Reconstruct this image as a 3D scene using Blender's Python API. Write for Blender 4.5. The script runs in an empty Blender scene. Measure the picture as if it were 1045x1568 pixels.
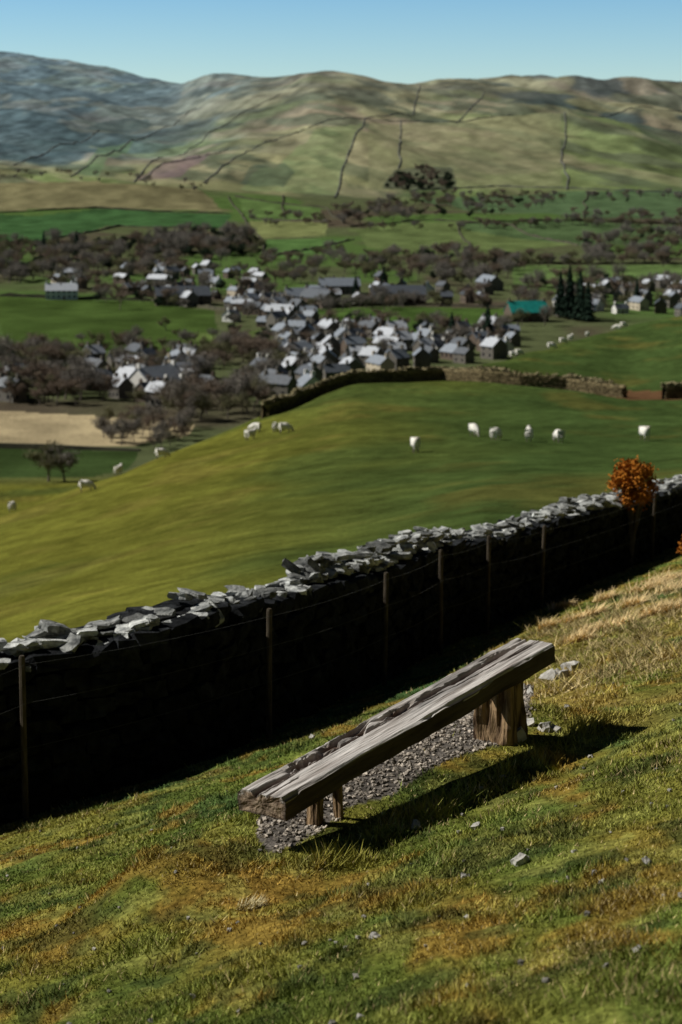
import bpy, math, random, time, bmesh
import numpy as np
from mathutils import Vector, Matrix
t0=time.time()
rng=np.random.default_rng(7); random.seed(7)
sc=bpy.context.scene
F=3049.0; TH=math.radians(9.93)

# ------------------------------------------------------------------ utils
def Tv(v): return np.tan(TH+np.arctan((np.asarray(v,float)-784)/F))
def _h(ix,iy,seed):
    n=(ix.astype(np.int64)*374761393+iy.astype(np.int64)*668265263+seed*1442695041)&0xffffffff
    n=((n^(n>>13))*1274126177)&0xffffffff
    n=(n^(n>>16))&0xffffffff
    return n/4294967295.0
def vn(x,y,seed=0):
    x=np.asarray(x,float);y=np.asarray(y,float)
    ix=np.floor(x);iy=np.floor(y);fx=x-ix;fy=y-iy
    fx=fx*fx*(3-2*fx);fy=fy*fy*(3-2*fy)
    a=_h(ix,iy,seed);b=_h(ix+1,iy,seed);c=_h(ix,iy+1,seed);d=_h(ix+1,iy+1,seed)
    return (a*(1-fx)+b*fx)*(1-fy)+(c*(1-fx)+d*fx)*fy
def fbm(x,y,o=4,seed=0):
    r=0;a=1;t=0
    for i in range(o):
        r=r+a*(vn(x*2**i+i*17.3,y*2**i-i*9.1,seed+i)*2-1);t+=a;a*=.5
    return r/t
def sst(a,b,x):
    t=np.clip((x-a)/(b-a),0,1);return t*t*(3-2*t)
def inpoly(px,py,poly):
    r=np.zeros(px.shape,bool);n=len(poly);j=n-1
    for i in range(n):
        xi,yi=poly[i];xj,yj=poly[j]
        c=((yi>py)!=(yj>py))&(px<(xj-xi)*(py-yi)/((yj-yi) if abs(yj-yi)>1e-9 else 1e-9)+xi)
        r^=c;j=i
    return r
def mk(name,V,Fc,mats=(),col=None,midx=None,smooth=False,parent=None,link=True):
    V=np.asarray(V,np.float32);Fc=np.asarray(Fc,np.int32);k=Fc.shape[1]
    me=bpy.data.meshes.new(name)
    me.vertices.add(len(V));me.vertices.foreach_set('co',V.ravel())
    me.loops.add(Fc.size);me.loops.foreach_set('vertex_index',Fc.ravel())
    me.polygons.add(len(Fc));me.polygons.foreach_set('loop_start',np.arange(0,Fc.size,k,dtype=np.int32))
    if midx is not None: me.polygons.foreach_set('material_index',np.asarray(midx,np.int32))
    me.polygons.foreach_set('use_smooth',np.full(len(Fc),smooth))
    me.update(calc_edges=True)
    if col is not None:
        c=np.ones((len(V),4),np.float32);c[:,:3]=col
        a=me.color_attributes.new('Col','FLOAT_COLOR','POINT');a.data.foreach_set('color',c.ravel())
    for m in mats: me.materials.append(m)
    if not link: return me
    o=bpy.data.objects.new(name,me);sc.collection.objects.link(o)
    if parent: o.parent=parent
    return o
def pyd(name,V,Fs,mats=(),smooth=False):
    me=bpy.data.meshes.new(name);me.from_pydata([tuple(v) for v in V],[],Fs);me.update()
    for m in mats: me.materials.append(m)
    return me
def add(name,me,parent=None,mat=None):
    o=bpy.data.objects.new(name,me);sc.collection.objects.link(o)
    if parent: o.parent=parent
    if mat is not None: o.matrix_world=mat
    return o

def material(name,c1,c2=None,scale=5,rough=.9,spec=.1,bump=0,bscale=None,attr=False,stretch=(1,1,1),detail=6,lo=.35,hi=.65,c3=None):
    m=bpy.data.materials.new(name);m.use_nodes=True;nt=m.node_tree;N=nt.nodes;L=nt.links
    p=N['Principled BSDF'];p.inputs['Roughness'].default_value=rough
    p.inputs['Specular IOR Level'].default_value=spec
    tc=N.new('ShaderNodeTexCoord');mp=N.new('ShaderNodeMapping');mp.inputs['Scale'].default_value=stretch
    L.new(tc.outputs['Object'],mp.inputs['Vector'])
    no=N.new('ShaderNodeTexNoise');no.inputs['Scale'].default_value=scale;no.inputs['Detail'].default_value=detail
    L.new(mp.outputs[0],no.inputs['Vector'])
    r=N.new('ShaderNodeValToRGB');L.new(no.outputs['Fac'],r.inputs[0])
    c2=c2 or tuple(x*.6 for x in c1)
    r.color_ramp.elements[0].position=lo;r.color_ramp.elements[0].color=(*c2,1)
    r.color_ramp.elements[1].position=hi;r.color_ramp.elements[1].color=(*c1,1)
    if c3: e=r.color_ramp.elements.new((lo+hi)/2);e.color=(*c3,1)
    out=r.outputs[0]
    if attr:
        at=N.new('ShaderNodeAttribute');at.attribute_name='Col'
        mx=N.new('ShaderNodeMix');mx.data_type='RGBA';mx.blend_type='MULTIPLY';mx.inputs[0].default_value=1
        L.new(at.outputs['Color'],mx.inputs[6]);L.new(out,mx.inputs[7]);out=mx.outputs[2]
    L.new(out,p.inputs['Base Color'])
    if bump:
        n2=N.new('ShaderNodeTexNoise');n2.inputs['Scale'].default_value=bscale or scale*3;n2.inputs['Detail'].default_value=8
        L.new(mp.outputs[0],n2.inputs['Vector'])
        b=N.new('ShaderNodeBump');b.inputs['Strength'].default_value=1;b.inputs['Distance'].default_value=bump
        L.new(n2.outputs['Fac'],b.inputs['Height']);L.new(b.outputs[0],p.inputs['Normal'])
    return m

# ------------------------------------------------------------------ terrain height function
NY=1200;NS=420;L0=math.log(3);L1=math.log(12000)
ly=np.linspace(L0,L1,NY);Y=np.exp(ly);S=np.linspace(-.5,.5,NS);US=522.5+S*.985*F
cols={
-300:(13.5,[(25,1180),(40,1060),(60,1000),(100,930),(150,880),(170,876),(240,900),(330,815)],430),
0:(16.2,[(25,1100),(40,985),(60,935),(100,855),(150,793),(162,790),(185,800),(240,845),(330,800)],430),
130:(16.8,[(26,1060),(40,950),(60,900),(100,830),(150,760),(175,744),(200,754),(260,790),(330,780)],430),
260:(17.3,[(28,1000),(40,930),(60,870),(100,795),(150,725),(190,692),(215,699),(270,740),(350,765)],440),
400:(19,[(30,950),(40,900),(60,840),(100,765),(150,695),(200,643),(218,637),(240,645),(300,700),(380,735)],460),
540:(21.3,[(32,910),(45,860),(60,825),(100,745),(150,670),(200,610),(235,585),(250,592),(300,650),(380,710)],470),
740:(27.5,[(38,870),(50,810),(70,765),(100,725),(150,665),(200,615),(230,585),(238,580),(262,558),(275,556),(330,600),(400,680)],520),
795:(29.5,[(42,850),(55,800),(70,764),(100,721),(150,665),(200,616),(229,590),(238,583),(275,548),(300,539),(315,542),(370,600),(440,650)],540),
850:(31.7,[(45,830),(60,785),(70,762),(100,718),(150,665),(200,618),(228,595),(238,588),(285,546),(330,524),(345,526),(410,580),(480,630)],560),
905:(34,[(48,815),(65,770),(100,716),(150,665),(200,620),(226,601),(239,594),(295,541),(355,510),(372,512),(440,565),(500,600)],580),
955:(36,[(50,800),(70,752),(100,715),(150,665),(200,622),(225,607),(240,600),(300,545),(380,497),(400,499),(470,560)],600),
1045:(39,[(55,765),(75,733),(100,710),(150,662),(200,622),(215,610),(230,602),(300,530),(400,479),(420,482),(500,540)],650),
1345:(70,[(100,680),(150,640),(215,590),(300,500),(400,440),(440,442),(520,520)],680)}
zvY=[400,450,500,700,1200,1600,2000];zvZ=[-66,-69,-74,-77,-76,-73,-66]
cu=sorted(cols);C=[]
for u in cu:
    yw,kn,yv=cols[u];s=(u-522.5)/(.985*F)
    pl=1.53/Y+.198-.27*s
    ky=[yw]+[k[0] for k in kn];kt=[1.53/yw+.198-.27*s]+[float(Tv(k[1])) for k in kn]
    vy=[yv*1.0]+[q for q in np.geomspace(yv*1.05,2000,30)]
    ky+=vy;kt+=[-np.interp(q,zvY,zvZ)/q for q in vy]
    t=np.where(Y<=yw,pl,np.interp(ly,np.log(ky),kt));C.append(t)
C=np.array(C)
TG=np.zeros((NS,NY))
for j in range(NY): TG[:,j]=np.interp(US,cu,C[:,j])
sku=[-300,0,130,220,280,330,380,430,480,540,600,640,700,780,850,900,960,1045,1345]
skv=[60,80,94,110,123,119,117,120,109,115,125,129,121,121,124,130,126,138,150]
sky_=[7800,7600,7300,6900,6300,5700,5200,4900,4600,4500,4500,4500,4500,4500,4500,4500,4550,4600,4700]
for i in range(NS):
    vc=np.interp(US[i],sku,skv);yc=np.interp(US[i],sku,sky_)
    t=np.clip((ly-math.log(2700))/(math.log(yc)-math.log(2700)),0,1)
    v=300+(vc-300)*t**.85
    v=v+35*np.clip((ly-math.log(yc))/.5,0,2)
    hT=Tv(v)
    w=np.clip((ly-math.log(2000))/(math.log(2700)-math.log(2000)),0,1)
    TG[i]=np.where(Y<2000,TG[i],np.where(Y<2700,float(Tv(351))*(1-w)+float(Tv(300))*w,hT))
def blur(a,n,ax):
    k=np.ones(n)/n
    return np.apply_along_axis(lambda r:np.convolve(np.pad(r,(n//2,n//2),'edge'),k,'valid'),ax,a)
far=Y>60
B=blur(blur(TG,5,0),7,1)
TG[:,far]=B[:,far]
def Tg(s,y):
    a=np.clip((s+.5)*(NS-1),0,NS-1.001);b=np.clip((np.log(y)-L0)/(L1-L0)*(NY-1),0,NY-1.001)
    i=a.astype(int);j=b.astype(int);fa=a-i;fb=b-j
    return (TG[i,j]*(1-fa)+TG[i+1,j]*fa)*(1-fb)+(TG[i,j+1]*(1-fa)+TG[i+1,j+1]*fa)*fb
BA=np.array([-.394,9.43]);BB=np.array([1.183,11.85])
bd=(BB-BA);BL=np.hypot(*bd);bd=bd/BL
def H(x,y,det=True):
    x=np.asarray(x,float);y=np.asarray(y,float)
    ym=np.maximum(y,3.01);lim=.45*np.maximum(np.abs(y),8)
    xe=np.clip(x,-lim,lim)
    z=np.where(y<11,-1.53+.27*xe-.198*y,-ym*Tg(xe/ym,ym))
    # unseen rise of the fell, added on the right to block low sky light
    z=z+np.minimum(.42*np.maximum(x-lim,0),90)
    rx=x-BA[0];ry=y-BA[1];t=np.clip((rx*bd[0]+ry*bd[1])/BL,-.02,1.0)
    d=np.hypot(rx-t*BL*bd[0],ry-t*BL*bd[1])
    w=1-sst(.3,1.15,d)
    z=z*(1-w)+(-3.37-.03*t)*w
    z=z+26*np.exp(-((x+310)/230)**2-((y-2480)/170)**2)+11*np.exp(-((x-150)/190)**2-((y-2080)/120)**2)
    z=z+10*np.exp(-((x-420)/160)**2-((y-2250)/150)**2)
    if det:
        nw=(1-sst(30,70,y))
        z=z+nw*(.035*fbm(x*1.1,y*1.1,3,3)+.018*fbm(x*5,y*5,2,5))*(1-w*.8)
        z=z+sst(45,90,y)*(1-sst(380,450,y))*.22*fbm(x/9,y/16,3,9)
        z=z+sst(450,700,y)*1.6*fbm(x/120,y/160,3,11)
        hw=sst(2500,3400,y)
        cr=sst(100,500,x)*sst(3000,4000,y)
        z=z+hw*(11*fbm(x/420,y/800,3,21)+17*fbm((x+y*.35)/130,(y-x*.3)/520,5,23)+cr*30*(np.abs(fbm(x/380,y/260,3,31))-.25))
    return z
def site(u,v,ymin=3.2,det=False):
    a=(u-522.5)/F;b=(v-784)/F;dy=math.cos(TH)-b*math.sin(TH);dz=-math.sin(TH)-b*math.cos(TH)
    s=a/dy;T=-dz/dy
    ys=np.geomspace(ymin,9500,900)
    g=H(s*ys,ys,det)+T*ys
    k=np.argmax(g>=0)
    if g[k]<0: return None
    if k==0: y=ys[0]
    else:
        q=g[k-1]/(g[k-1]-g[k]);y=ys[k-1]*(1-q)+ys[k]*q
    return (s*y,y)
def site_near(u,v,ymin,ymax):
    q=site(u,v,ymin)
    while q is None or q[1]>ymax:
        v+=1.5;q=site(u,v,ymin)
    return q
def gz(x,y): return float(H(np.array([x]),np.array([y]))[0])
def poly(pts,ymin=3.2):
    r=[site(u,v,ymin) for u,v in pts];return [p for p in r if p]

gravel_poly=poly([(392,1282),(412,1306),(452,1294),(500,1266),(530,1236),(600,1218),(650,1184),(690,1162),(740,1146),(806,1134),(815,1050),(700,1040),(560,1120),(440,1215)])
WALL=np.array([(-9,11.5),(-5.5,14.2),(-2.9,16.2),(-1.5,17.3),(-.2,20.5),(1.3,25),(4.2,32.5),(6.7,39),(12,52),(19,70)],float)
def resample(P,step):
    P=np.asarray(P,float);d=np.r_[0,np.cumsum(np.hypot(*np.diff(P,axis=0).T))]
    n=max(2,int(d[-1]/step));t=np.linspace(0,d[-1],n)
    return np.c_[np.interp(t,d,P[:,0]),np.interp(t,d,P[:,1])]
WP=resample(WALL,.2)
for _ in range(8): WP[1:-1]=(WP[:-2]+WP[1:-1]*2+WP[2:])/4
def wallx(y): return np.interp(y,WP[:,1],WP[:,0])

# ------------------------------------------------------------------ terrain mesh
sg=np.r_[-np.geomspace(3.2,.205,38),np.linspace(-.2,.2,470),np.geomspace(.205,3.2,38)]
def gr(a,b,r): return np.exp(np.arange(math.log(a),math.log(b),math.log(r)))
rows=np.r_[-gr(8,420,1.12)[::-1],np.arange(-7.6,6,.6),gr(6,40,1.006),gr(40,450,1.011),gr(450,2600,1.006),gr(2600,11800,1.0045)]
SX,RY=np.meshgrid(sg,rows);X=SX*np.maximum(np.abs(RY),8);YY=RY
x=X.ravel();y=YY.ravel();z=H(x,y)
nr,nc=X.shape
idx=np.arange(nr*nc).reshape(nr,nc)
Fc=np.stack([idx[:-1,:-1],idx[:-1,1:],idx[1:,1:],idx[1:,:-1]],-1).reshape(-1,4)
def mixc(a,b,w): return a*(1-w[:,None])+np.array(b)*w[:,None]
def nearcol(x,y):
    n=len(x);c=np.tile(np.array([.1,.125,.024]),(n,1))
    a=fbm(x*.55,y*.3,4,41);b=fbm(x*2.3,y*1.6,3,43)
    c=mixc(c,[.055,.1,.032],sst(-.1,.5,fbm(x*.35+5,y*.35,3,44)))
    c=mixc(c,[.19,.16,.03],sst(.0,.5,a+.4*b)*.6)
    bw=np.where(x<0,1.0,np.exp(-(x/.9)**2)*.6+.4)
    band=np.exp(-((y-(7.9-np.where(x<0,1.05,.3)*x))/.8)**2)*bw
    c=mixc(c,[.24,.14,.03],np.clip(band*(.25+1.2*b),0,.65))
    br=sst(.15,.4,fbm(x*2.6+9,y*1.9,3,47))
    c=mixc(c,[.27,.14,.03],br*.5)
    br=sst(.12,.32,fbm(x*5+3,y*4,3,48))
    c=mixc(c,[.028,.045,.015],br*.6)
    br=sst(.18,.38,fbm(x*6+13,y*5,3,49))
    c=mixc(c,[.24,.24,.06],br*.5)
    right=sst(0.06,.13,x/np.maximum(y,3))*sst(10.5,13.5,y)
    c=mixc(c,[.27,.19,.05],right*np.clip(.3+.9*b,0,.75))
    return c
col=nearcol(x,y)
s_=x/np.maximum(y,3)
far1=(x<wallx(np.clip(y,11.5,70))-.1)&(y>9)|(y>70)
pc=np.tile(np.array([.118,.118,.02]),(len(x),1))
pc=mixc(pc,[.05,.08,.022],sst(-.13,.1,s_+.04*fbm(x/15,y/25,2,51)-.00025*(y-100)))
pc=mixc(pc,[.15,.12,.03],sst(.05,.5,fbm(x/6,y/11,4,53))*.4)
pc=mixc(pc,[.042,.066,.018],sst(0.05,.5,fbm(x/14+3,y/26,3,54))*.6)
pc=pc*(.78+.44*vn(x/.8,y/1.4,56))[:,None]*(.85+.3*vn(x/3,y/3.4,57))[:,None]
col=np.where(far1[:,None],pc,col)
ep=poly([(905,602),(960,597),(1045,598),(1100,600),(1060,612),(960,612)])
m=inpoly(x,y,ep);col[m]=[.13,.07,.035]
vw=sst(420,470,y-np.clip(s_*600,-20,150))
vc=np.tile(np.array([.085,.1,.045]),(len(x),1));vc=mixc(vc,[.08,.065,.045],sst(-.1,.4,fbm(x/60,y/120,3,61)))
vc=mixc(vc,[.075,.125,.035],sst(.0,.25,fbm(x/90+7,y/220,2,62)))
col=col*(1-vw[:,None])+vc*vw[:,None]
hw=sst(2350,3000,y)
hc=np.tile(np.array([.235,.225,.12]),(len(x),1))
n1=fbm((x+.4*y)/160,(y-.3*x)/420,5,71);n2=fbm(x/330,y/500,4,73)
hc=mixc(hc,[.13,.175,.065],sst(-.2,.25,n2)*.85)
hc=mixc(hc,[.24,.185,.14],sst(.05,.3,n1)*.6)
hc=mixc(hc,[.28,.255,.16],sst(.05,.3,fbm((x+.5*y)/90,(y-.3*x)/300,4,74))*.5)
hc=mixc(hc,[.095,.11,.065],sst(.06,.26,fbm((x+.4*y)/50,(y-.3*x)/200,4,75))*.8)
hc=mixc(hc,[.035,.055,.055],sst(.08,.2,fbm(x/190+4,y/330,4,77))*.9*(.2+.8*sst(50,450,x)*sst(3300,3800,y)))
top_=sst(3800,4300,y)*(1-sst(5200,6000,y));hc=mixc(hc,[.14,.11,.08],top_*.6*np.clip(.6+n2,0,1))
lft=sst(.0,-.13,s_+.03*n2)*sst(3000,3400,y);hc=hc*(1-.4*lft[:,None])+np.array([.1,.155,.19])*.4*lft[:,None]  # bluish haze over the left hills, put into the base colour
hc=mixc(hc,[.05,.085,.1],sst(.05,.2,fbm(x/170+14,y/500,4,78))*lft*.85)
hz=sst(2800,7500,y)*.5;hc=hc*(1-hz[:,None])+np.array([.18,.255,.31])*hz[:,None]  # aerial haze painted in: base colour turns bluer with distance
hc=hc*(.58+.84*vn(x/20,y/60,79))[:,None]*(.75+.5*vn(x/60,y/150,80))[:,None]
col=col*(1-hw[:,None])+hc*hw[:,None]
fields=[
([(0,455),(240,460),(335,475),(340,505),(270,540),(120,538),(0,532)],(.055,.09,.022)),
([(270,510),(420,508),(410,532),(280,538)],(.085,.12,.035)),
([(470,474),(600,470),(780,475),(785,516),(560,510)],(.06,.105,.025)),
([(-60,325),(60,330),(150,318),(350,330),(345,350),(180,345),(60,370),(-60,374)],(.045,.1,.035)),
([(360,300),(500,318),(505,335),(370,330)],(.1,.16,.05)),
([(385,338),(510,340),(505,360),(395,365)],(.16,.18,.07)),
([(400,366),(540,365),(470,398),(405,392)],(.08,.15,.045)),
([(540,350),(640,338),(780,342),(880,375),(700,392),(560,380)],(.105,.14,.05)),
([(700,342),(860,340),(1120,345),(1120,372),(900,378)],(.07,.11,.045)),
([(630,305),(860,292),(1120,290),(1120,330),(880,335)],(.075,.12,.055)),
([(780,405),(1120,405),(1120,435),(790,442)],(.1,.155,.05)),
([(-60,626),(150,638),(295,650),(285,666),(200,682),(-60,682)],(.42,.34,.2)),
([(-60,684),(205,690),(190,718),(130,745),(-60,775)],(.04,.065,.02)),
([(-60,285),(150,278),(340,305),(350,325),(150,318),(-60,325)],(.17,.155,.08)),
([(360,292),(500,200),(552,190),(522,298)],(.17,.22,.1)),
([(560,190),(858,182),(862,284),(560,292)],(.2,.205,.11)),
([(110,270),(150,225),(210,215),(150,272)],(.11,.18,.09)),
([(360,285),(390,262),(430,255),(455,268),(430,288)],(.045,.07,.05)),
([(125,198),(150,178),(230,176),(240,188),(200,200)],(.05,.08,.085)),
([(590,290),(600,262),(680,255),(700,290)],(.05,.06,.05)),
([(210,280),(260,255),(330,232),(335,240),(270,275)],(.18,.12,.14)),
]
nzf=.7+.6*vn(x/14,y/30,81)
for pts,c in fields:
    pl=np.array(poly(pts,430))
    if len(pl)<3: continue
    wx=x+ (y*.006)*fbm(x/(y*.01+1),y/(y*.02+1),2,83)
    m=inpoly(wx,y,pl)&(y>415)
    k=1.0 if y[m].size and np.median(y[m])<2600 else .6
    col[m]=col[m]*(1-k)+np.array(c)*k*nzf[m][:,None]
gm=inpoly(x,y,gravel_poly);col[gm]=[.13,.115,.1]
tm=bpy.data.materials.new('grassland');tm.use_nodes=True;nt=tm.node_tree;N=nt.nodes;L=nt.links
p=N['Principled BSDF'];p.inputs['Roughness'].default_value=1;p.inputs['Specular IOR Level'].default_value=0
at=N.new('ShaderNodeAttribute');at.attribute_name='Col';tc=N.new('ShaderNodeTexCoord');cur=at.outputs['Color']
hs=[]
for scl,lo,hi in ((28,.5,1.5),(6,.65,1.35),(.9,.75,1.25),(.07,.8,1.2)):
    no=N.new('ShaderNodeTexNoise');no.inputs['Scale'].default_value=scl;no.inputs['Detail'].default_value=5
    L.new(tc.outputs['Object'],no.inputs['Vector'])
    mr=N.new('ShaderNodeMapRange');mr.inputs[1].default_value=.3;mr.inputs[2].default_value=.7;mr.inputs[3].default_value=lo;mr.inputs[4].default_value=hi
    L.new(no.outputs['Fac'],mr.inputs[0])
    mx=N.new('ShaderNodeMix');mx.data_type='RGBA';mx.blend_type='MULTIPLY';mx.inputs[0].default_value=1
    L.new(cur,mx.inputs[6]);L.new(mr.outputs[0],mx.inputs[7]);cur=mx.outputs[2];hs.append(no)
L.new(cur,p.inputs['Base Color'])
b=N.new('ShaderNodeBump');b.inputs['Distance'].default_value=.03;b.inputs['Strength'].default_value=.8
L.new(hs[0].outputs['Fac'],b.inputs['Height']);L.new(b.outputs[0],p.inputs['Normal'])
mk('ground',np.c_[x,y,z],Fc,[tm],col=col,smooth=True)
print('terrain',time.time()-t0)

# ------------------------------------------------------------------ stones
g=[];
for i in range(3):
    for j in range(3):
        for k in range(3):
            if (i,j,k)!=(1,1,1): g.append((i-1,j-1,k-1))
ST=np.array(g,float);gi={tuple(q):n for n,q in enumerate(g)};SF=[]
for ax in range(3):
    for sd in (-1,1):
        for a in (-1,0):
            for bb in (-1,0):
                q=[]
                for da,db in ((0,0),(1,0),(1,1),(0,1)):
                    c=[0,0,0];c[ax]=sd;c[(ax+1)%3]=a+da;c[(ax+2)%3]=bb+db;q.append(gi[tuple(c)])
                SF.append(q if sd>0 else q[::-1])
SF=np.array(SF)
STn=ST/np.linalg.norm(ST,axis=1)[:,None];ST=(ST*.72+STn*.42)*.5
def rotm(yaw,pitch,roll):
    cz,sz=np.cos(yaw),np.sin(yaw);cy,sy=np.cos(pitch),np.sin(pitch);cx,sx=np.cos(roll),np.sin(roll)
    R=np.zeros((len(yaw),3,3))
    R[:,0,0]=cz*cy;R[:,0,1]=cz*sy*sx-sz*cx;R[:,0,2]=cz*sy*cx+sz*sx
    R[:,1,0]=sz*cy;R[:,1,1]=sz*sy*sx+cz*cx;R[:,1,2]=sz*sy*cx-cz*sx
    R[:,2,0]=-sy;R[:,2,1]=cy*sx;R[:,2,2]=cy*cx
    return R
def stones(name,cen,size,yaw,pitch,roll,colr,mat,jit=.09,parent=None):
    n=len(cen);t=ST[None]+rng.normal(0,jit,(n,26,3))*.6
    t=t*np.asarray(size)[:,None,:]
    t=np.einsum('nij,nkj->nki',rotm(yaw,pitch,roll),t)+np.asarray(cen)[:,None,:]
    f=SF[None]+(np.arange(n)*26)[:,None,None]
    c=np.repeat(np.asarray(colr),26,axis=0)
    return mk(name,t.reshape(-1,3),f.reshape(-1,4),[mat],col=c,parent=parent)
stone_m=material('wall_stone',(1.2,1.2,1.15),(.35,.36,.36),scale=11,rough=.95,spec=.02,bump=.015,bscale=40,attr=True)
def drywall(name,P,h,course,slen,thick,tone,coptone,cop=.13,hfun=None,step=1.0):
    P=resample(P,.1);d=np.r_[0,np.cumsum(np.hypot(*np.diff(P,axis=0).T))];TL=d[-1]
    gzs=H(P[:,0],P[:,1])
    if hfun is not None: gzs=gzs+hfun(P)
    def at(t): return np.interp(t,d,P[:,0]),np.interp(t,d,P[:,1]),np.interp(t,d,gzs)
    cen=[];size=[];yaw=[];pit=[];rol=[];cl=[]
    nrow=int(h/course)
    for side in (-1,1):
        for r in range(-1,nrow):
            t=random.random()*slen
            while t<TL:
                ln=slen*random.uniform(.6,1.5)
                px,py,pz=at(t+ln/2);qx,qy,_=at(min(t+ln/2+.3,TL));rx,ry,_=at(max(t+ln/2-.3,0))
                a=math.atan2(qy-ry,qx-rx);off=thick*(1-.35*r/nrow)/2-.06+random.uniform(-.03,.03)
                cen.append((px+side*math.sin(a)*off,py-side*math.cos(a)*off,pz+course*(r+.5)+random.uniform(-.02,.02)))
                size.append((ln*1.02,thick*.5,course*random.uniform(.85,1.1)));yaw.append(a);pit.append(random.gauss(0,.05));rol.append(random.gauss(0,.08))
                f=1.0
                if r>=nrow-1: f=1.6
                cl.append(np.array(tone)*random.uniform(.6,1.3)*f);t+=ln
    top=nrow*course
    k=cop/.13
    for layer in range(6):
        t=0
        while t<TL:
            px,py,pz=at(t);qx,qy,_=at(min(t+.3,TL));rx,ry,_=at(max(t-.3,0));a=math.atan2(qy-ry,qx-rx)
            wv=.07*math.sin(t*.55)+.13*float(fbm(np.array([t*.6]),np.array([1.]),3)[0])
            if layer>=3 and vn(np.array([t*.8]),np.array([layer*3.]),5)[0]<.5: t+=.3*k;continue
            off=random.uniform(-.22,.22)*(1 if layer<3 else .65)
            cen.append((px-off*math.sin(a),py+off*math.cos(a),pz+top+(.0+layer*.045)*k+wv*k+random.uniform(-.03,.03)*k))
            up=random.random()<.05
            size.append((random.uniform(.14,.38)*k,random.uniform(.12,.28)*k,random.uniform(.045,.1)*k))
            yaw.append(a+random.gauss(0,.8));pit.append(random.gauss(0,.17)+(.7 if up else 0));rol.append(random.gauss(0,.2))
            cl.append(np.array(coptone)*random.choice((.35,.6,.8,.95,1.1,1.3)));t+=random.uniform(.1,.25)*k*step*(1+.2*layer)
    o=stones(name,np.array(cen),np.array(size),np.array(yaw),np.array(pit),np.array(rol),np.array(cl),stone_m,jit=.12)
    n=len(P);tg=np.gradient(P,axis=0);tg/=np.hypot(tg[:,0],tg[:,1])[:,None];nn=np.c_[tg[:,1],-tg[:,0]];w=thick*.28
    a=np.c_[P+nn*w,gzs-.4];b2=np.c_[P+nn*w*.7,gzs+top];c2=np.c_[P-nn*w*.7,gzs+top];d2=np.c_[P-nn*w,gzs-.4]
    V=np.stack([a,b2,c2,d2],1).reshape(-1,3);i=np.arange(n-1)*4;Fq=[]
    for k in range(4): Fq.append(np.stack([i+k,i+(k+1)%4,i+4+(k+1)%4,i+4+k],1))
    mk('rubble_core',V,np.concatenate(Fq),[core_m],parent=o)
    return o
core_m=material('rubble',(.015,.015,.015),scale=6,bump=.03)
def hf(P): return .13*np.exp(-((P[:,1]-17.3)/1.6)**2)+.06-.1*sst(28,34,P[:,1])
drywall('dry_stone_wall',WP,1.32,.155,.3,.62,(.017,.018,.02),(.45,.455,.45),cop=.09,hfun=hf,step=.85)  # wall's shade put into the near-black face stones; coping stones stay pale
fw=[site_near(u,v,150,lim) for u,v,lim in [(405,640,222),(440,624,226),(480,607,231),(540,588,237),(600,586,238),(680,583,238),(740,586,238),(800,592,239),(870,598,240),(955,609,240)]]
drywall('dry_stone_wall',fw,1.45,.27,.5,.7,(.16,.125,.07),(.32,.27,.16),cop=.2)
fw=[site(u,v,150) for u,v in [(1014,611),(1045,610),(1150,600)]]
drywall('dry_stone_wall',fw,1.45,.27,.5,.7,(.16,.125,.07),(.32,.27,.16),cop=.2)
print('walls',time.time()-t0)

# ------------------------------------------------------------------ fence by the wall
tgn=np.gradient(WP,axis=0);tgn/=np.hypot(tgn[:,0],tgn[:,1])[:,None]
FP=WP+np.c_[tgn[:,1],-tgn[:,0]]*.6
post_m=material('weathered_post',(.09,.072,.05),(.035,.028,.02),scale=8,stretch=(4,4,.6),bump=.004)
wire_m=material('wire',(.08,.08,.08),(.05,.05,.05),rough=.6)
fence=bpy.data.objects.new('wire_fence',None);sc.collection.objects.link(fence)
def tube(P,R,n=6,cap=True):
    P=np.asarray([tuple(q) for q in P],float);V=[];Fs=[]
    for i,pn in enumerate(P):
        tdir=Vector(P[min(i+1,len(P)-1)]-P[max(i-1,0)]).normalized()
        a=tdir.orthogonal().normalized();b_=tdir.cross(a)
        for k in range(n):
            an=2*math.pi*k/n;V.append(Vector(pn)+(a*math.cos(an)+b_*math.sin(an))*R[i])
    for i in range(len(P)-1):
        for k in range(n): Fs.append((i*n+k,i*n+(k+1)%n,(i+1)*n+(k+1)%n,(i+1)*n+k))
    if cap: Fs.append(tuple(range(n))[::-1]);Fs.append(tuple(range((len(P)-1)*n,len(P)*n)))
    return V,Fs
tops=[]
fu=522.5+FP[:,0]/FP[:,1]/1.03*F
for k,(pu,hh) in enumerate([(-170,1.35),(38,1.4),(405,1.22),(590,1.24),(673,1.26),(748,1.28),(829,1.2),(995,1.18),(1120,1.25)]):
    j=int(np.argmin(np.abs(fu-pu)+(FP[:,1]<12)*999));px,py=FP[j];g0=gz(px,py)
    lx=random.uniform(-.04,.04);V,Fs=tube([(px,py,g0-.1),(px+lx*.5,py,g0+hh*.5),(px+lx,py,g0+hh-.02),(px+lx,py,g0+hh)],[.028,.027,.026,.02],8)
    add('post_%d'%(k+1),pyd('post',V,Fs,[post_m]),fence);tops.append((px+lx,py-.0,g0,hh))
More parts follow.
